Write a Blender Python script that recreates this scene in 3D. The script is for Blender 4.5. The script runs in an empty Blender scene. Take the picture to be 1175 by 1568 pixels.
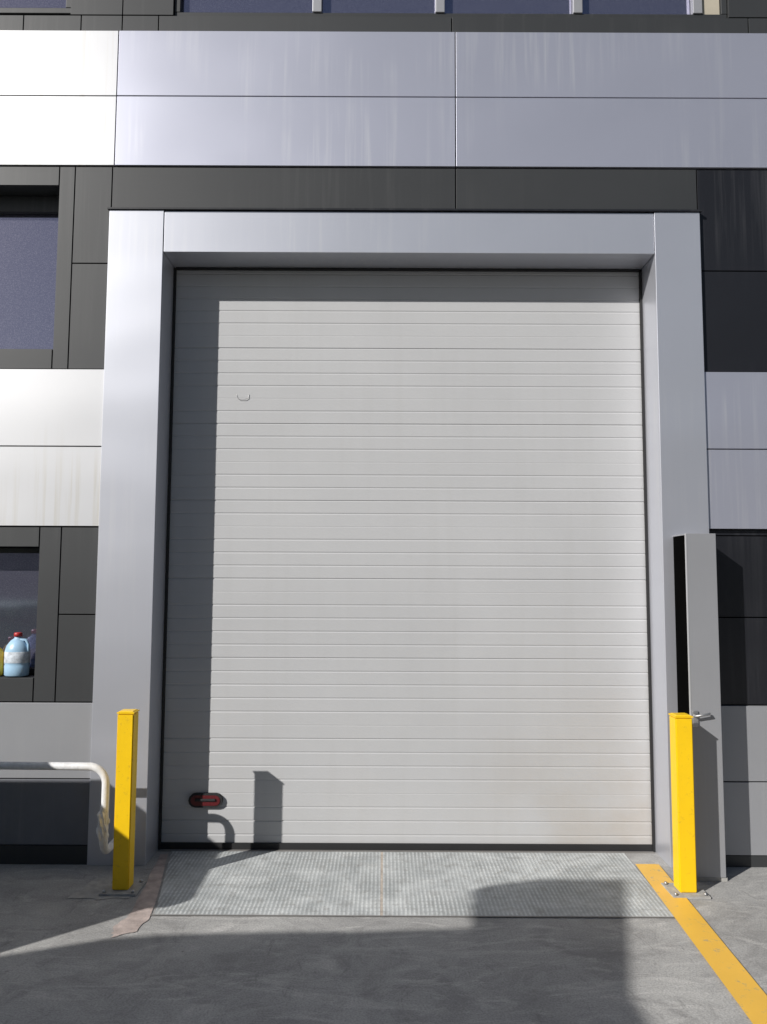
import bpy, bmesh, math, random
from mathutils import Vector
random.seed(4)
S=bpy.context.scene
S.view_settings.view_transform='Standard'
S.view_settings.look='None'
S.view_settings.exposure=0

# ---------------------------------------------------------------- materials
def newmat(name):
    m=bpy.data.materials.new(name); m.use_nodes=True
    nt=m.node_tree; b=nt.nodes['Principled BSDF']
    return m,nt,b
def coords(nt,scale=(1,1,1)):
    tc=nt.nodes.new('ShaderNodeTexCoord'); mp=nt.nodes.new('ShaderNodeMapping')
    mp.inputs['Scale'].default_value=scale
    nt.links.new(tc.outputs['Object'],mp.inputs['Vector']); return mp.outputs['Vector']
def noise(nt,vec,scale,detail=4,rough=.55,dist=0):
    n=nt.nodes.new('ShaderNodeTexNoise'); n.inputs['Scale'].default_value=scale
    n.inputs['Detail'].default_value=detail; n.inputs['Roughness'].default_value=rough
    n.inputs['Distortion'].default_value=dist
    nt.links.new(vec,n.inputs['Vector']); return n.outputs['Fac']
def ramp(nt,fac,stops):
    r=nt.nodes.new('ShaderNodeValToRGB'); e=r.color_ramp.elements
    while len(e)<len(stops): e.new(.5)
    for i,(p,c) in enumerate(stops):
        e[i].position=p; e[i].color=(c,c,c,1) if not hasattr(c,'__len__') else (*c,1)
    nt.links.new(fac,r.inputs['Fac']); return r.outputs['Color']
def mix(nt,fac,a,b,mode='MIX'):
    m=nt.nodes.new('ShaderNodeMix'); m.data_type='RGBA'; m.blend_type=mode
    for s,v in ((m.inputs[0],fac),(m.inputs[6],a),(m.inputs[7],b)):
        if hasattr(v,'links') or hasattr(v,'is_linked'): nt.links.new(v,s)
        elif isinstance(v,(int,float)): s.default_value=v
        else: s.default_value=(*v,1)
    return m.outputs[2]
def bump(nt,b,h,strength=.2,dist=.01):
    bp=nt.nodes.new('ShaderNodeBump'); bp.inputs['Strength'].default_value=strength
    bp.inputs['Distance'].default_value=dist
    nt.links.new(h,bp.inputs['Height']); nt.links.new(bp.outputs['Normal'],b.inputs['Normal'])
def simple(name,col,rough=.5,metal=0,var=.12,nscale=6,streak=0.0,streakcol=None,bmp=0,vary=0,rv=.03,wave=0,pt=(.45,.68)):
    m,nt,b=newmat(name)
    v=coords(nt)
    c=ramp(nt,noise(nt,v,nscale,5,.6),[(.3,tuple(x*(1-var) for x in col)),(.7,tuple(min(1,x*(1+var)) for x in col))])
    if streak:
        v2=coords(nt,(26,26,.9))
        s=ramp(nt,noise(nt,v2,1,3,.6),[(.50,0),(.76,streak)])
        v3=coords(nt,(.7,.7,.9)); p=ramp(nt,noise(nt,v3,1.4,2,.5),[(pt[0],0.0),(pt[1],1)])
        sm=mix(nt,1.0,s,p,'MULTIPLY')
        c=mix(nt,sm,c,streakcol)
    if vary:
        oi=nt.nodes.new('ShaderNodeObjectInfo')
        r=ramp(nt,oi.outputs['Random'],[(0,1-vary),(1,1)])
        c=mix(nt,1.0,c,r,'MULTIPLY')
    nt.links.new(c,b.inputs['Base Color'])
    b.inputs['Metallic'].default_value=metal
    if rv:
        rr=ramp(nt,noise(nt,v,nscale*2,3),[(.3,max(0,rough-rv)),(.7,min(1,rough+rv))])
        nt.links.new(rr,b.inputs['Roughness'])
    else: b.inputs['Roughness'].default_value=rough
    if bmp: bump(nt,b,noise(nt,v,nscale*8,4),bmp,.004)
    if wave: bump(nt,b,noise(nt,coords(nt,(.8,.8,1.6)),1.1,1,.4),wave,.02)
    return m

M={}
M['silver']=simple('silver_cladding',(.54,.55,.635),.40,.62,.02,1.2,.8,(.76,.76,.78),vary=.06,rv=0,wave=.8)
M['silver_sunlit']=simple('sunlit_silver_cladding',(.57,.575,.59),.46,.45,.02,1.2,.75,(.48,.46,.41),vary=.04,rv=0,wave=.5,pt=(.38,.6))  # silver copy with the sun's brightness put into its colour, for left panels
M['frame']=simple('frame_cladding',(.60,.612,.665),.38,.64,.02,1.2,.5,(.72,.72,.73),vary=.03,rv=0,wave=.8)
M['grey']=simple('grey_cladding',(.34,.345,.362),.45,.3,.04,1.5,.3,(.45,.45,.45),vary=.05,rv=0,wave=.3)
M['lowgrey']=simple('low_grey_cladding',(.17,.175,.195),.5,.2,.12,3,.4,(.3,.3,.3),vary=.05,rv=0,wave=.3)  # darker grey for the lowest left panels
M['dark']=simple('dark_cladding',(.037,.039,.041),.5,.0,.05,2,.3,(.11,.11,.11),vary=.12,rv=0,wave=.3)
M['black']=simple('black_cladding',(.012,.0125,.016),.42,.0,.06,2,.6,(.055,.055,.06),vary=.15,rv=0,wave=.3,pt=(.38,.6))
M['rubber']=simple('black_rubber',(.012,.012,.013),.7)
M['void']=simple('painted_dark_interior',(.003,.003,.003),1.0)
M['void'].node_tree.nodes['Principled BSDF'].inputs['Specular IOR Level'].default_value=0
M['steel']=simple('steel',(.45,.45,.45),.4,.8,.15,20)
M['white']=simple('white_pipe_paint',(.74,.74,.74),.5,0,.15,25,bmp=.3)
M['beige']=simple('beige_blind',(.42,.38,.30),.7,0,.1,5)
M['core']=simple('wall_core',(.05,.05,.05),.8)
M['roof']=simple('roof_membrane',(.3,.3,.3),.8)
M['red']=simple('red_plastic',(.45,.03,.03),.4)
M['handle']=simple('dark_red_plastic',(.10,.012,.015),.35)
M['jugblue']=simple('blue_plastic',(.36,.55,.72),.3,0,.12,14)
M['label']=simple('label_paper',(.55,.6,.65),.6,0,.35,40)
M['jugyellow']=simple('yellow_plastic',(.75,.5,.05),.35)
M['truckp']=simple('truck_paint',(.30,.31,.33),.35,.1)
M['bin']=simple('green_container_paint',(.05,.16,.09),.5,0,.2,5)
M['brick']=simple('rendered_wall',(.20,.19,.18),.85,0,.15,1)

# door paint
m,nt,b=newmat('door_paint'); v=coords(nt)
c=ramp(nt,noise(nt,v,1.3,4),[(.3,(.432,.435,.441)),(.7,(.468,.471,.477))])
v2=coords(nt,(9,9,.5)); c=mix(nt,ramp(nt,noise(nt,v2,1.5,4),[(.5,0),(.8,.2)]),c,(.39,.388,.38))
sx=nt.nodes.new('ShaderNodeSeparateXYZ'); nt.links.new(v,sx.inputs[0])
mr=nt.nodes.new('ShaderNodeMapRange'); nt.links.new(sx.outputs['Z'],mr.inputs[0])
mr.inputs[1].default_value=1.0; mr.inputs[2].default_value=0.0; mr.inputs[3].default_value=0; mr.inputs[4].default_value=.7
mx=nt.nodes.new('ShaderNodeMapRange'); nt.links.new(sx.outputs['X'],mx.inputs[0])
mx.inputs[1].default_value=.5; mx.inputs[2].default_value=1.5; mx.inputs[3].default_value=.15; mx.inputs[4].default_value=1
g=mix(nt,1.0,ramp(nt,noise(nt,v,2.2,5,.6),[(.36,0),(.66,1)]),mr.outputs[0],'MULTIPLY')
g=mix(nt,1.0,g,mx.outputs[0],'MULTIPLY')
c=mix(nt,g,c,(.37,.32,.26))  # patchy warm tint paints the yellow line's bounce, low on the right
nt.links.new(c,b.inputs['Base Color']); b.inputs['Roughness'].default_value=.5
bump(nt,b,noise(nt,coords(nt,(1,1,3)),60,3),.12,.003)
M['door']=m

# glass
m,nt,b=newmat('reflective_glass'); v=coords(nt)
c=ramp(nt,noise(nt,v,160,2,.7),[(.45,(.26,.26,.36)),(.7,(.42,.41,.50))])
nt.links.new(c,b.inputs['Base Color']); b.inputs['Metallic'].default_value=.85; b.inputs['Roughness'].default_value=.09
M['glass']=m

def yellow(name,col,wear,wc,ws=38):
    m,nt,b=newmat(name); v=coords(nt)
    c=ramp(nt,noise(nt,v,5,4),[(.3,tuple(x*.9 for x in col)),(.7,col)])
    w=ramp(nt,noise(nt,v,ws,6,.75),[(.58,0),(.66,wear)])
    c=mix(nt,w,c,wc)
    nt.links.new(c,b.inputs['Base Color']); b.inputs['Roughness'].default_value=.42
    bump(nt,b,noise(nt,v,50,3),.1,.003); return m
M['yellow']=yellow('yellow_bollard_paint',(.92,.58,.004),.4,(.5,.3,.03))
M['line']=yellow('yellow_road_paint',(.88,.52,.08),.65,(.38,.33,.24),20)

# concrete
def concrete(name,k):
    m,nt,b=newmat(name); v=coords(nt)
    q=lambda *c: tuple(x*k for x in c)
    c=ramp(nt,noise(nt,v,1.1,8,.62,.6),[(.25,q(.27,.265,.257)),(.5,q(.40,.394,.382)),(.75,q(.51,.502,.48))])
    c=mix(nt,ramp(nt,noise(nt,v,3.7,9,.7,1.5),[(.46,0),(.70,.72)]),c,q(.215,.21,.205))
    c=mix(nt,ramp(nt,noise(nt,coords(nt,(1,3,1)),2.3,6,.65,2),[(.52,0),(.70,.7)]),c,q(.60,.585,.56))
    c=mix(nt,ramp(nt,noise(nt,coords(nt,(2,.6,1)),2.9,7,.7,3),[(.60,0),(.68,.45)]),c,q(.16,.158,.15))
    c=mix(nt,ramp(nt,noise(nt,v,120,3,.7),[(.35,.45),(.6,0)]),c,q(.13,.13,.125))
    vo=nt.nodes.new('ShaderNodeTexVoronoi'); vo.inputs['Scale'].default_value=6; nt.links.new(v,vo.inputs['Vector'])
    c=mix(nt,ramp(nt,vo.outputs['Distance'],[(.02,.6),(.05,0)]),c,q(.12,.11,.10))
    nt.links.new(c,b.inputs['Base Color']); b.inputs['Roughness'].default_value=.85
    bump(nt,b,noise(nt,v,55,6,.7),.4,.006); return m
M['concrete']=concrete('concrete',1.0)
M['asphalt']=concrete('asphalt',.18)
M['patch']=simple('concrete_patch',(.42,.35,.32),.85,0,.3,14,bmp=.4)
M['mortar']=simple('mortar',(.38,.37,.35),.9,0,.2,25,bmp=.5)
M['seam']=simple('seam_filler',(.46,.40,.34),.9,0,.3,18,bmp=.5)
M['joint']=simple('joint_filler',(.20,.19,.18),.9)

# tread plate
m,nt,b=newmat('tread_plate_steel'); v=coords(nt)
wv=nt.nodes.new('ShaderNodeTexWave'); wv.wave_type='BANDS'; wv.bands_direction='X'
wv.inputs['Scale'].default_value=15; wv.inputs['Distortion'].default_value=.8; nt.links.new(v,wv.inputs['Vector'])
wv2=nt.nodes.new('ShaderNodeTexWave'); wv2.wave_type='BANDS'; wv2.bands_direction='Y'
wv2.inputs['Scale'].default_value=8; wv2.inputs['Distortion'].default_value=2.2; wv2.inputs['Detail Scale'].default_value=3; nt.links.new(v,wv2.inputs['Vector'])
pat=mix(nt,1.0,ramp(nt,wv.outputs['Fac'],[(.4,0),(.7,1)]),ramp(nt,wv2.outputs['Fac'],[(.02,.3),(.25,1)]),'MULTIPLY')
base=ramp(nt,noise(nt,v,4,8,.7,.5),[(.3,(.37,.39,.39)),(.55,(.56,.58,.575)),(.75,(.72,.735,.72))])
wear=ramp(nt,noise(nt,v,3,5,.6,.4),[(.35,.15),(.65,.5)])
c=mix(nt,pat,mix(nt,wear,base,(.12,.13,.13)),base)
c=mix(nt,ramp(nt,noise(nt,v,14,7,.75),[(.50,0),(.70,.75)]),c,(.25,.245,.23))
nt.links.new(c,b.inputs['Base Color']); b.inputs['Metallic'].default_value=.0; b.inputs['Roughness'].default_value=.6
bump(nt,b,pat,.4,.003); M['tread']=m

m,nt,b=newmat('hill_scrub'); v=coords(nt)
c=ramp(nt,noise(nt,v,.05,6),[(.35,(.05,.07,.03)),(.65,(.14,.13,.08))])
nt.links.new(c,b.inputs['Base Color']); b.inputs['Roughness'].default_value=.95; M['hill']=m

# ---------------------------------------------------------------- helpers
def empty(name):
    o=bpy.data.objects.new(name,None); S.collection.objects.link(o); return o
def finish(bm,name,mat,parent=None,smooth=False):
    me=bpy.data.meshes.new(name); bmesh.ops.recalc_face_normals(bm,faces=bm.faces); bm.to_mesh(me); bm.free()
    o=bpy.data.objects.new(name,me); S.collection.objects.link(o)
    if mat: me.materials.append(M[mat])
    if smooth:
        for p in me.polygons: p.use_smooth=True
    if parent: o.parent=parent
    return o
def addbox(bm,x0,x1,y0,y1,z0,z1):
    vs=[bm.verts.new((x,y,z)) for z in (z0,z1) for y in (y0,y1) for x in (x0,x1)]
    for f in ((0,1,3,2),(4,6,7,5),(0,4,5,1),(2,3,7,6),(0,2,6,4),(1,5,7,3)): bm.faces.new([vs[i] for i in f])
def box(name,x0,x1,y0,y1,z0,z1,mat,parent=None,bevel=0):
    bm=bmesh.new(); addbox(bm,x0,x1,y0,y1,z0,z1)
    if bevel: bmesh.ops.bevel(bm,geom=list(bm.edges),offset=bevel,segments=2,affect='EDGES',profile=.5)
    return finish(bm,name,mat,parent)
def prism(name,poly,z0,z1,mat,parent=None,bevel=0):
    bm=bmesh.new(); n=len(poly)
    a=[bm.verts.new((x,y,z0)) for x,y in poly]; t=[bm.verts.new((x,y,z1)) for x,y in poly]
    bm.faces.new(a); bm.faces.new(t)
    for i in range(n): bm.faces.new([a[i],a[(i+1)%n],t[(i+1)%n],t[i]])
    if bevel: bmesh.ops.bevel(bm,geom=list(bm.edges),offset=bevel,segments=2,affect='EDGES')
    return finish(bm,name,mat,parent)
def sheet(name,poly,z,mat,parent=None):
    bm=bmesh.new(); bm.faces.new([bm.verts.new((x,y,z)) for x,y in poly]); o=finish(bm,name,mat,parent)
    return o
def lathe(name,prof,cx,cy,mat,parent=None,seg=28,sx=1,sy=1):
    bm=bmesh.new(); rings=[]
    for r,z in prof: rings.append([bm.verts.new((cx+sx*r*math.cos(2*math.pi*i/seg),cy+sy*r*math.sin(2*math.pi*i/seg),z)) for i in range(seg)])
    for a,b_ in zip(rings,rings[1:]):
        for i in range(seg): bm.faces.new([a[i],a[(i+1)%seg],b_[(i+1)%seg],b_[i]])
    bm.faces.new(rings[0]); bm.faces.new(rings[-1])
    return finish(bm,name,mat,parent,True)
def tube(name,pts,r,mat,parent=None,cyclic=False):
    cu=bpy.data.curves.new(name,'CURVE'); cu.dimensions='3D'; cu.bevel_depth=r; cu.bevel_resolution=5; cu.use_fill_caps=True
    sp=cu.splines.new('POLY'); sp.points.add(len(pts)-1)
    for p,q in zip(sp.points,pts): p.co=(*q,1)
    sp.use_cyclic_u=cyclic
    o=bpy.data.objects.new(name,cu); S.collection.objects.link(o); cu.materials.append(M[mat])
    dg=bpy.context.evaluated_depsgraph_get(); me=bpy.data.meshes.new_from_object(o.evaluated_get(dg))
    bpy.data.objects.remove(o); o=bpy.data.objects.new(name,me); S.collection.objects.link(o)
    if not me.materials: me.materials.append(M[mat])
    for p in me.polygons: p.use_smooth=True
    if parent: o.parent=parent
    return o
def arc(cx,cz,y,r,a0,a1,n=10):
    return [(cx+r*math.cos(math.radians(a0+(a1-a0)*i/n)),y,cz+r*math.sin(math.radians(a0+(a1-a0)*i/n))) for i in range(n+1)]

# ---------------------------------------------------------------- ground
sheet('ground',[(-400,-400),(400,-400),(400,400),(-400,400)],0,'concrete')
sheet('unseen_road',[(-200,-20),(200,-20),(200,-2.2),(-200,-2.2)],.004,'asphalt')  # dark ground added behind the camera to cut bounced fill
def ragged(poly,n=7,amp=.012):
    out=[]
    for i,p in enumerate(poly):
        q=poly[(i+1)%len(poly)]
        for k in range(n):
            t=k/n; out.append((p[0]+(q[0]-p[0])*t+random.uniform(-amp,amp),p[1]+(q[1]-p[1])*t+random.uniform(-amp,amp)))
    return out
dp=empty('dock_plate')
sheet('plate_leaf_1',[(-1.07,3.765),(-.009,3.765),(-.009,4.60),(-1.22,4.60)],.004,'tread',dp)
sheet('plate_leaf_2',[(.004,3.765),(1.385,3.765),(1.40,4.60),(.004,4.60)],.004,'tread',dp)
sheet('plate_gap',[(-.012,3.767),(.006,3.767),(.006,4.60),(-.012,4.60)],.0032,'seam',dp)
sheet('front_joint',[(-1.09,3.754),(1.40,3.754),(1.40,3.7645),(-1.09,3.7645)],.0045,'joint',dp)
sheet('edge_patch',ragged([(-1.19,3.54),(-1.10,3.60),(-1.085,3.76),(-1.225,4.55),(-1.27,4.55),(-1.185,3.80),(-1.22,3.64)],5,.008),.003,'patch',dp)
pl=sheet('painted_line',[(1.318,2.70),(1.452,2.70),(1.535,4.42),(1.405,4.42)],.008,'line')

# ---------------------------------------------------------------- building
W=empty('warehouse_building')
YB=4.74
box('building_core',-16,16,YB,24,0,8.2,'core',W)
box('roof',-16.2,16.2,4.30,24.2,8.2,8.35,'roof',W)
g=.0035
cnt=[0]
def tile(x0,x1,z0,z1,mat,y=None):
    y=y if y is not None else {'silver':4.400,'silver_sunlit':4.401,'grey':4.402,'lowgrey':4.402,'dark':4.412,'black':4.414}[mat]
    cnt[0]+=1
    return box('cladding_panel_%d'%cnt[0],x0+g,x1-g,y,YB,z0+g,z1-g,mat,W,.0009)
L=-1.628; R=1.858
xs=[L,-4.0,-7,-10,-13,-16]
for a,b_ in zip(xs[1:],xs):
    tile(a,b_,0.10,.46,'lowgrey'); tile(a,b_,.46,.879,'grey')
    tile(a,b_,1.871,2.335,'silver_sunlit'); tile(a,b_,2.335,2.792,'silver_sunlit')
box('plinth_1',-16,L-.002,4.395,YB,0,.10,'dark',W)
tile(-1.85,L,.879,1.37,'dark'); tile(-1.85,L,1.37,1.871,'dark')
tile(-1.975,-1.85,.879,1.871,'dark')
tile(-3.4,-1.975,.879,1.016,'dark'); tile(-3.4,-1.975,1.752,1.871,'dark')
tile(-16,-3.4,.879,1.871,'dark')
tile(-1.85,L,2.792,3.43,'dark'); tile(-1.85,L,3.43,4.027,'dark')
tile(-1.944,-1.85,2.792,4.027,'dark')
tile(-3.4,-1.944,2.792,2.915,'dark'); tile(-3.4,-1.944,3.906,4.027,'dark')
tile(-16,-3.4,2.792,4.027,'dark')
tile(L,.42,3.745,4.027,'dark'); tile(.42,R,3.745,4.027,'dark')
xr=[R,4.4,7,10,13,16]
for a,b_ in zip(xr,xr[1:]):
    tile(a,b_,3.40,4.027,'black'); tile(a,b_,2.792,3.40,'black')
    tile(a,b_,2.335,2.792,'silver'); tile(a,b_,1.871,2.335,'silver')
    tile(a,b_,1.835,1.871,'black',4.43)
    tile(a,b_,1.37,1.835,'black'); tile(a,b_,.879,1.37,'black')
    tile(a,b_,.46,.879,'grey'); tile(a,b_,.06,.46,'grey')
box('plinth_2',R+.002,16,4.40,YB,0,.06,'dark',W)
xb=[-16,-12,-8,-5,-1.615,.42,2.455,4.49,8,12,16]
for a,b_ in zip(xb,xb[1:]):
    mm='silver_sunlit' if b_<-1 else 'silver'
    tile(a,b_,4.027,4.463,mm); tile(a,b_,4.463,4.88,mm)
xt=[-16,-8,-4,-2.2,-1.85,-1.60,-1.38,.40,2.2,4,8,16]
for a,b_ in zip(xt,xt[1:]): tile(a,b_,4.88,4.985,'dark')
for a,b_ in [(-1.92,-1.60),(-1.60,-1.29),(2.08,2.40),(5.6,16),(-16,-5.5),(2.40,2.6)]: tile(a,b_,4.985,6.2,'dark')
for a,b_ in zip(xb,xb[1:]):
    tile(a,b_,6.2,7.2,'silver'); tile(a,b_,7.2,8.2,'silver')
def window(name,x0,x1,z0,z1,mull=(),headbar=0,mm='steel',yg=4.60,md=.10,mw=.04):
    box(name+'_glass',x0,x1,yg+.02,yg+.035,z0,z1,'glass',W)
    t=.035
    box(name+'_bar_bottom',x0,x1,yg-.02,yg+.018,z0,z0+t,'dark',W,.003)
    box(name+'_bar_right',x1-t,x1,yg-.022,yg+.017,z0+t,z1,'dark',W,.003)
    box(name+'_bar_left',x0,x0+t,yg-.022,yg+.017,z0+t,z1,'dark',W,.003)
    if headbar: box(name+'_head',x0+t,x1-t,yg-.021,yg+.016,z1-headbar,z1,'dark',W,.003)
    for i,mx in enumerate(mull):
        box(name+'_mullion_%d'%i,mx-mw,mx+mw,yg-md,yg+.015,z0+t,z1-headbar,mm,W,.003)
window('window_mid',-3.4,-1.944,2.915,3.906,(-2.7,),.10,'dark',4.56)
window('window_low',-3.4,-1.975,1.016,1.752,(-2.7,),.03,'dark',4.56)
window('window_upper',-1.29,2.08,4.985,6.2,(-.42,.33,1.17,1.90),.05,'grey',4.45,.030,.028)
window('window_upper_left',-5.5,-1.92,5.01,6.2,(-3.1,-4.3),.05,'grey',4.45,.030,.028)
window('window_upper_right',2.6,5.6,4.985,6.2,(3.6,4.6),.05,'grey',4.45,.030,.028)
box('blind',1.935,2.04,4.44,4.46,5.02,6.15,'beige',W)

box('portal_left',L,-1.307,4.385,YB,0,3.745,'frame',W,.002)
box('portal_right',1.590,R,4.385,YB,0,3.745,'frame',W,.002)
box('portal_lintel',-1.3035,1.5865,4.390,YB,3.493,3.742,'frame',W,.002)
box('portal_shadow_line',L-.01,R+.01,4.375,4.42,3.7465,3.757,'black',W)  # black strip paints the shadow line along the portal top

# sectional door
def groovelist():
    out=[]; z=.085
    while z<3.5:
        out.append(z); z+=.0785
    return out
x0,x1=-1.292,1.576
bm=bmesh.new(); prof=[(4.640,.035)]
for k,z in enumerate(groovelist()):
    joint=(k%6==1)
    if (k%5==3) and not joint: d,h=.0007,.004
    else: d,h=(.0024,.0062)
    if joint: d,h=.0042,.0055
    prof+= [(4.640,z-h),(4.640+d,z-h*.2),(4.640+d,z+h*.2),(4.640,z+h)]
prof.append((4.640,3.56))
prev=None
for y,z in prof:
    a=bm.verts.new((x0,y,z)); c_=bm.verts.new((x1,y,z))
    if prev: bm.faces.new([prev[0],prev[1],c_,a])
    prev=(a,c_)
finish(bm,'door_leaf','door',W)
box('door_backing',x0,x1,4.655,4.70,.035,3.56,'core',W)
box('door_bottom_seal',x0,x1,4.628,4.66,.004,.040,'rubber',W)
box('door_seal_left',-1.3065,x0-.001,4.622,YB,.004,3.49,'rubber',W)
box('door_seal_right',x1+.001,1.5895,4.622,YB,.004,3.49,'rubber',W)
box('door_seal_top',-1.290,1.574,4.615,YB,3.482,3.4925,'rubber',W)
def capsule(bm,cx,cz,y0,y1,hw,hh,n=10):
    pts=[]
    for s,a0 in ((1,-90),(-1,90)):
        for i in range(n+1):
            a=math.radians(a0+180*i/n); pts.append((cx+s*(hw-hh)+hh*math.cos(a),cz+hh*math.sin(a)))
    A=[bm.verts.new((x,y0,z)) for x,z in pts]; B=[bm.verts.new((x,y1,z)) for x,z in pts]
    bm.faces.new(A); bm.faces.new(B)
    for i in range(len(pts)): bm.faces.new([A[i],A[(i+1)%len(pts)],B[(i+1)%len(pts)],B[i]])
bm=bmesh.new(); capsule(bm,-1.035,.283,4.618,4.64,.100,.040,6); finish(bm,'door_grip_plate','rubber',W)
bm=bmesh.new(); capsule(bm,-1.035,.284,4.6150,4.6175,.086,.029,6); finish(bm,'door_grip_recess','handle',W)
box('door_grip_bar',-1.095,-.975,4.606,4.6145,.281,.296,'rubber',W,.003)
tube('door_key_loop',[(-.905,4.638,2.70),(-.900,4.634,2.677),(-.885,4.632,2.668),(-.85,4.632,2.668),(-.832,4.634,2.677),(-.828,4.638,2.70)],.0014,'steel',W)
box('threshold',-1.30,1.58,4.605,4.70,0.0,.0035,'joint',W)

# ---------------------------------------------------------------- utility channel
U=empty('cable_cabinet')
box('front_plate',1.652,1.812,4.195,4.203,.02,1.835,'grey',U,.002)
box('side_plate',1.804,1.812,4.204,4.383,.02,1.835,'grey',U,.002)
box('top_plate',1.652,1.812,4.204,4.383,1.827,1.834,'grey',U)
box('painted_dark_fill',1.650,1.803,4.206,4.383,.02,1.825,'void',U)  # solid black block paints the shade inside the open channel
box('painted_lit_edge',1.646,1.6515,4.193,4.2055,.02,1.835,'silver_sunlit',U)  # brighter strip paints the sunlit edge of the front plate
box('cabinet_base',1.64,1.82,4.20,4.384,0,.019,'mortar',U)
tube('cabinet_handle',[(1.665,4.19,.86),(1.665,4.165,.86),(1.735,4.165,.872),(1.74,4.175,.872)],.007,'steel',U)
box('cabinet_lock',1.655,1.685,4.184,4.1945,.80,.885,'steel',U,.003)

# ---------------------------------------------------------------- bollards
def bollard(cx,cy,h,s):
    e=empty('bollard')
    prism('post',[(cx-s,cy-s),(cx+s,cy-s),(cx+s,cy+s),(cx-s,cy+s)],.0125,h-.006,'yellow',e,.005)
    bm=bmesh.new(); addbox(bm,cx-s-.002,cx+s+.002,cy-s-.002,cy+s+.002,h-.006,h+.001)
    r=bmesh.ops.create_cone(bm,cap_ends=True,segments=4,radius1=s*1.35,radius2=s*1.1,depth=.004)
    for v in r['verts']:
        x,y=v.co.x,v.co.y; c,s_=math.cos(math.pi/4),math.sin(math.pi/4)
        v.co=Vector((cx+x*c-y*s_,cy+x*s_+y*c,v.co.z+h+.0035))
    finish(bm,'cap','yellow',e)
    prism('base_plate',[(cx-s-.05,cy-s-.045),(cx+s+.05,cy-s-.045),(cx+s+.05,cy+s+.045),(cx-s-.05,cy+s+.045)],.0,.012,'mortar',e,.002)
    for i,(a,b_) in enumerate(((-1,-1),(1,-1),(1,1),(-1,1))):
        lathe('bolt_%d'%i,[(.009,.012),(.009,.022),(.004,.025)],cx+a*(s+.03),cy+b_*(s+.025),'steel',e,6)
    return e
bollard(-1.320,4.06,.892,.042)
bollard(1.543,4.06,.885,.044)
sheet('mortar_patch',ragged([(-1.55,3.95),(-1.4,3.93),(-1.25,3.96),(-1.23,4.1),(-1.27,4.2),(-1.5,4.2)],5),.0025,'mortar')

# ---------------------------------------------------------------- white rail
Rl=empty('pipe_rail')
ry=4.14; rx=-1.452
leg=[(rx,ry,.20)]+[(rx,ry+.05-.05*math.cos(math.radians(a)),.20-.05*math.sin(math.radians(a))) for a in (30,60,90)]+[(rx,4.40,.15)]
tube('top_rail',[(-6.0,ry,.596),(-3,ry,.600),(rx-.09,ry,.592)]+arc(rx-.09,.502,ry,.09,90,0,12)[1:]+leg,.020,'white',Rl)
for i,x in enumerate((-2.9,-4.4,-5.98)): tube('post_%d'%i,[(x,ry,.0),(x,ry,.59)],.02,'white',Rl)
bm=bmesh.new()
bmesh.ops.create_icosphere(bm,subdivisions=4,radius=1)
for v in bm.verts:
    n=1+.4*math.sin(v.co.z*9+v.co.x*3)*math.sin(v.co.x*5+v.co.y*4)+.12*random.uniform(-1,1)
    v.co=Vector((rx-.008+v.co.x*.026*n,ry+v.co.y*.026*n,.29+v.co.z*.12))
finish(bm,'peeling_paint','white',Rl)  # lumpy shell for the peeling paint on the rail leg

# ---------------------------------------------------------------- jugs
J=empty('plastic_jug'); cx,cy,zb=-2.10,4.47,1.017
lathe('body',[(.060,zb),(.068,zb+.008),(.069,zb+.06),(.066,zb+.066),(.069,zb+.072),(.069,zb+.145),(.062,zb+.170),(.040,zb+.200),(.020,zb+.214),(.020,zb+.225)],cx,cy,'jugblue',J,28,1,.8)
lathe('jug_cap',[(.023,zb+.224),(.023,zb+.242),(.018,zb+.246)],cx,cy,'red',J,20)
tube('jug_handle',[(cx+.018,cy-.01,zb+.205),(cx+.05,cy-.012,zb+.205),(cx+.066,cy-.012,zb+.18),(cx+.066,cy-.012,zb+.14)],.008,'jugblue',J)
lathe('jug_label',[(.0695,zb+.076),(.0702,zb+.077),(.0702,zb+.138),(.0695,zb+.139)],cx,cy,'label',J,28,1,.8)
K=empty('detergent_bottle'); cx=-2.235
lathe('body',[(.045,zb),(.050,zb+.006),(.050,zb+.13),(.040,zb+.15),(.018,zb+.165),(.018,zb+.178)],cx,cy+.01,'jugyellow',K,24,1,.7)
lathe('bottle_cap',[(.021,zb+.176),(.021,zb+.2),(.017,zb+.203)],cx,cy+.01,'red',K,18)

# ---------------------------------------------------------------- unseen casters, added and shaped for the ground and wall shadows
T=empty('shadow_caster_truck')  # made-up truck out of view, there to cast the foreground shadow
prism('cab',[(-3.42,.60),(-2.86,.70),(-2.68,.60),(-2.98,-.42),(-2.86,-.58),(-2.90,-1.7),(-3.42,-1.7)],.55,2.42,'truckp',T,.02)
bm=bmesh.new()
F=[(-2.83,.74,2.40),(-3.36,.66,2.83),(-3.32,.65,2.90),(-3.20,.66,2.92),(-3.16,.65,2.96),(-2.70,.65,2.96),(-2.68,.61,2.40)]
Bk=[(-3.1,-1.6,2.40),(-3.4,-1.6,2.83),(-3.38,-1.6,2.86),(-3.3,-1.6,2.88),(-3.2,-1.6,2.92),(-2.99,-1.6,2.92),(-2.97,-1.6,2.40)]
Md=[(-3.1,-.42,2.40),(-3.4,-.42,2.83),(-3.38,-.42,2.86),(-3.3,-.42,2.90),(-3.2,-.42,2.94),(-3.00,-.42,2.94),(-2.98,-.42,2.40)]
R3=[[bm.verts.new(p) for p in q] for q in (F,Md,Bk)]
bm.faces.new(R3[0]); bm.faces.new(R3[2])
for A,B in zip(R3,R3[1:]):
    for i in range(7): bm.faces.new([A[i],A[(i+1)%7],B[(i+1)%7],B[i]])
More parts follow.
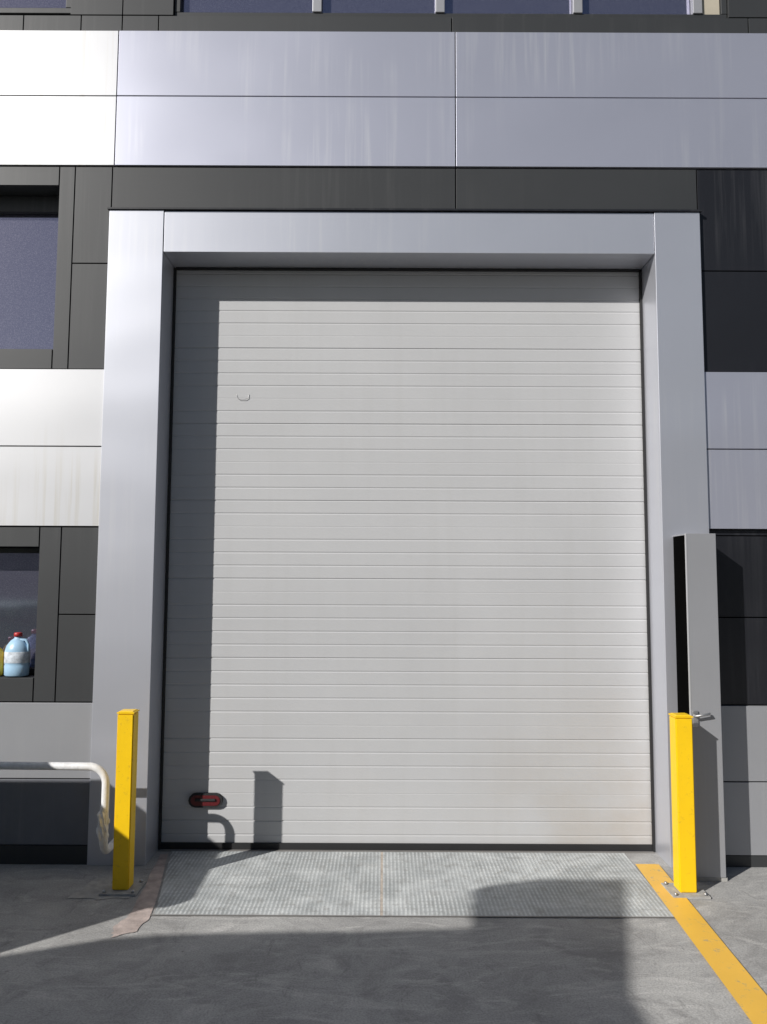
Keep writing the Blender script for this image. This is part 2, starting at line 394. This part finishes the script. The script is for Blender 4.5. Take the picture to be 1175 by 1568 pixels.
finish(bm,'shadow_step_deflector','truckp',T)  # outline bent to give the step in the ground shadow
prism('load_body',[(-9.5,-1.3),(-7,-.60),(-5.4,.21),(-4.84,.47),(-4.45,.625),(-4.1,.67),(-3.44,.70),(-3.44,-1.68),(-9.5,-1.68)],.75,2.42,'truckp',T)  # front outline curved to fit the foreground shadow edge
prism('shadow_edge_fairing',[(-3.435,.605),(-3.435,.70),(-2.84,.745),(-2.84,.703)],.75,2.41,'truckp',T)  # added to carry the shadow edge on to the step
box('chassis',-9.3,-3.0,-1.5,-.1,.45,.75,'rubber',T)
for i,(x,y) in enumerate(((-3.7,.20),(-3.7,-1.45),(-7.6,-.85),(-7.6,-1.45),(-8.7,-1.05),(-8.7,-1.45))):
    bm=bmesh.new(); r=bmesh.ops.create_cone(bm,cap_ends=True,segments=32,radius1=.45,radius2=.45,depth=.28)
    for v in r['verts']: v.co=Vector((x+v.co.x,y+v.co.z,.455+v.co.y))
    finish(bm,'wheel_%d'%i,'rubber',T)
box('windscreen',-2.868,-2.855,-1.5,-.7,1.5,2.3,'glass',T)

C=empty('shadow_caster_container')  # made-up container out of view, shading the lower left wall and ground
prism('bin_body',[(-4.6,2.34),(-2.78,2.34),(-2.78,3.28),(-4.6,3.28)],.16,1.26,'bin',C,.02)
box('bin_lid',-4.64,-2.74,2.30,3.32,1.262,1.36,'bin',C,.03)
for i in range(6):
    x=-4.5+i*.32; box('bin_rib_%d'%i,x,x+.05,2.31,2.338,.2,1.22,'bin',C)
for i,(x,y) in enumerate(((-4.45,2.45),(-2.93,2.45),(-4.45,3.15),(-2.93,3.15))):
    bm=bmesh.new(); r=bmesh.ops.create_cone(bm,cap_ends=True,segments=20,radius1=.08,radius2=.08,depth=.05)
    for v in r['verts']: v.co=Vector((x+v.co.x,y+v.co.z,.082+v.co.y))
    finish(bm,'castor_%d'%i,'rubber',C)

# unseen building added to cut sky fill and grade the metal reflections
O=empty('unseen_fill_blocker')
box('walls',-26,22,-38,-22,0,6.5,'brick',O)
box('roof_slab',-26.3,22.3,-38.3,-21.7,6.5,6.75,'roof',O)
for i in range(11):
    x=-24+i*4.2
    box('window_%d'%i,x,x+2.2,-21.99,-21.95,4.2,5.5,'glass',O)
    if i%3==1: box('gate_%d'%i,x,x+3,-21.99,-21.94,.02,3.4,'grey',O)

# hills seen only in reflections
bm=bmesh.new(); n=90; rows=[]
for j in range(8):
    row=[]
    for i in range(n):
        a=math.pi+math.pi*i/(n-1); rad=230+j*18
        h=(0,5,11,17,22,24,20,0)[j]*(.7+.35*math.sin(i*.31)+.2*math.sin(i*.83+1)+.1*random.random())
        row.append(bm.verts.new((rad*math.cos(a),rad*math.sin(a),h-.3)))
    rows.append(row)
for a,b_ in zip(rows,rows[1:]):
    for i in range(n-1): bm.faces.new([a[i],a[i+1],b_[i+1],b_[i]])
finish(bm,'hills','hill',None,True)

# ---------------------------------------------------------------- light
d=Vector((1.12,1.0,-.83)).normalized()
sl=bpy.data.lights.new('sun','SUN'); sl.energy=5.0; sl.angle=math.radians(.5); sl.color=(1,.97,.93)
so=bpy.data.objects.new('sun',sl); S.collection.objects.link(so); so.rotation_euler=d.to_track_quat('-Z','Y').to_euler(); so.location=(-10,-10,12)
w=bpy.data.worlds.new('World'); S.world=w; w.use_nodes=True; nt=w.node_tree
sk=nt.nodes.new('ShaderNodeTexSky'); sk.sky_type='NISHITA'; sk.sun_disc=False
el=math.asin(-d.z); sk.sun_elevation=el; sk.sun_rotation=math.atan2(-d.x,-d.y)%(2*math.pi)
bg=nt.nodes['Background']; bg.inputs['Strength'].default_value=.05
nt.links.new(sk.outputs['Color'],bg.inputs['Color'])

# ---------------------------------------------------------------- camera
cd=bpy.data.cameras.new('camera'); cd.sensor_fit='VERTICAL'; cd.sensor_height=36; cd.lens=27.05; cd.clip_end=2000
co=bpy.data.objects.new('camera',cd); S.collection.objects.link(co)
co.location=(0,0,1.6); co.rotation_euler=(math.radians(94.7),math.radians(-.25),0)
S.camera=co
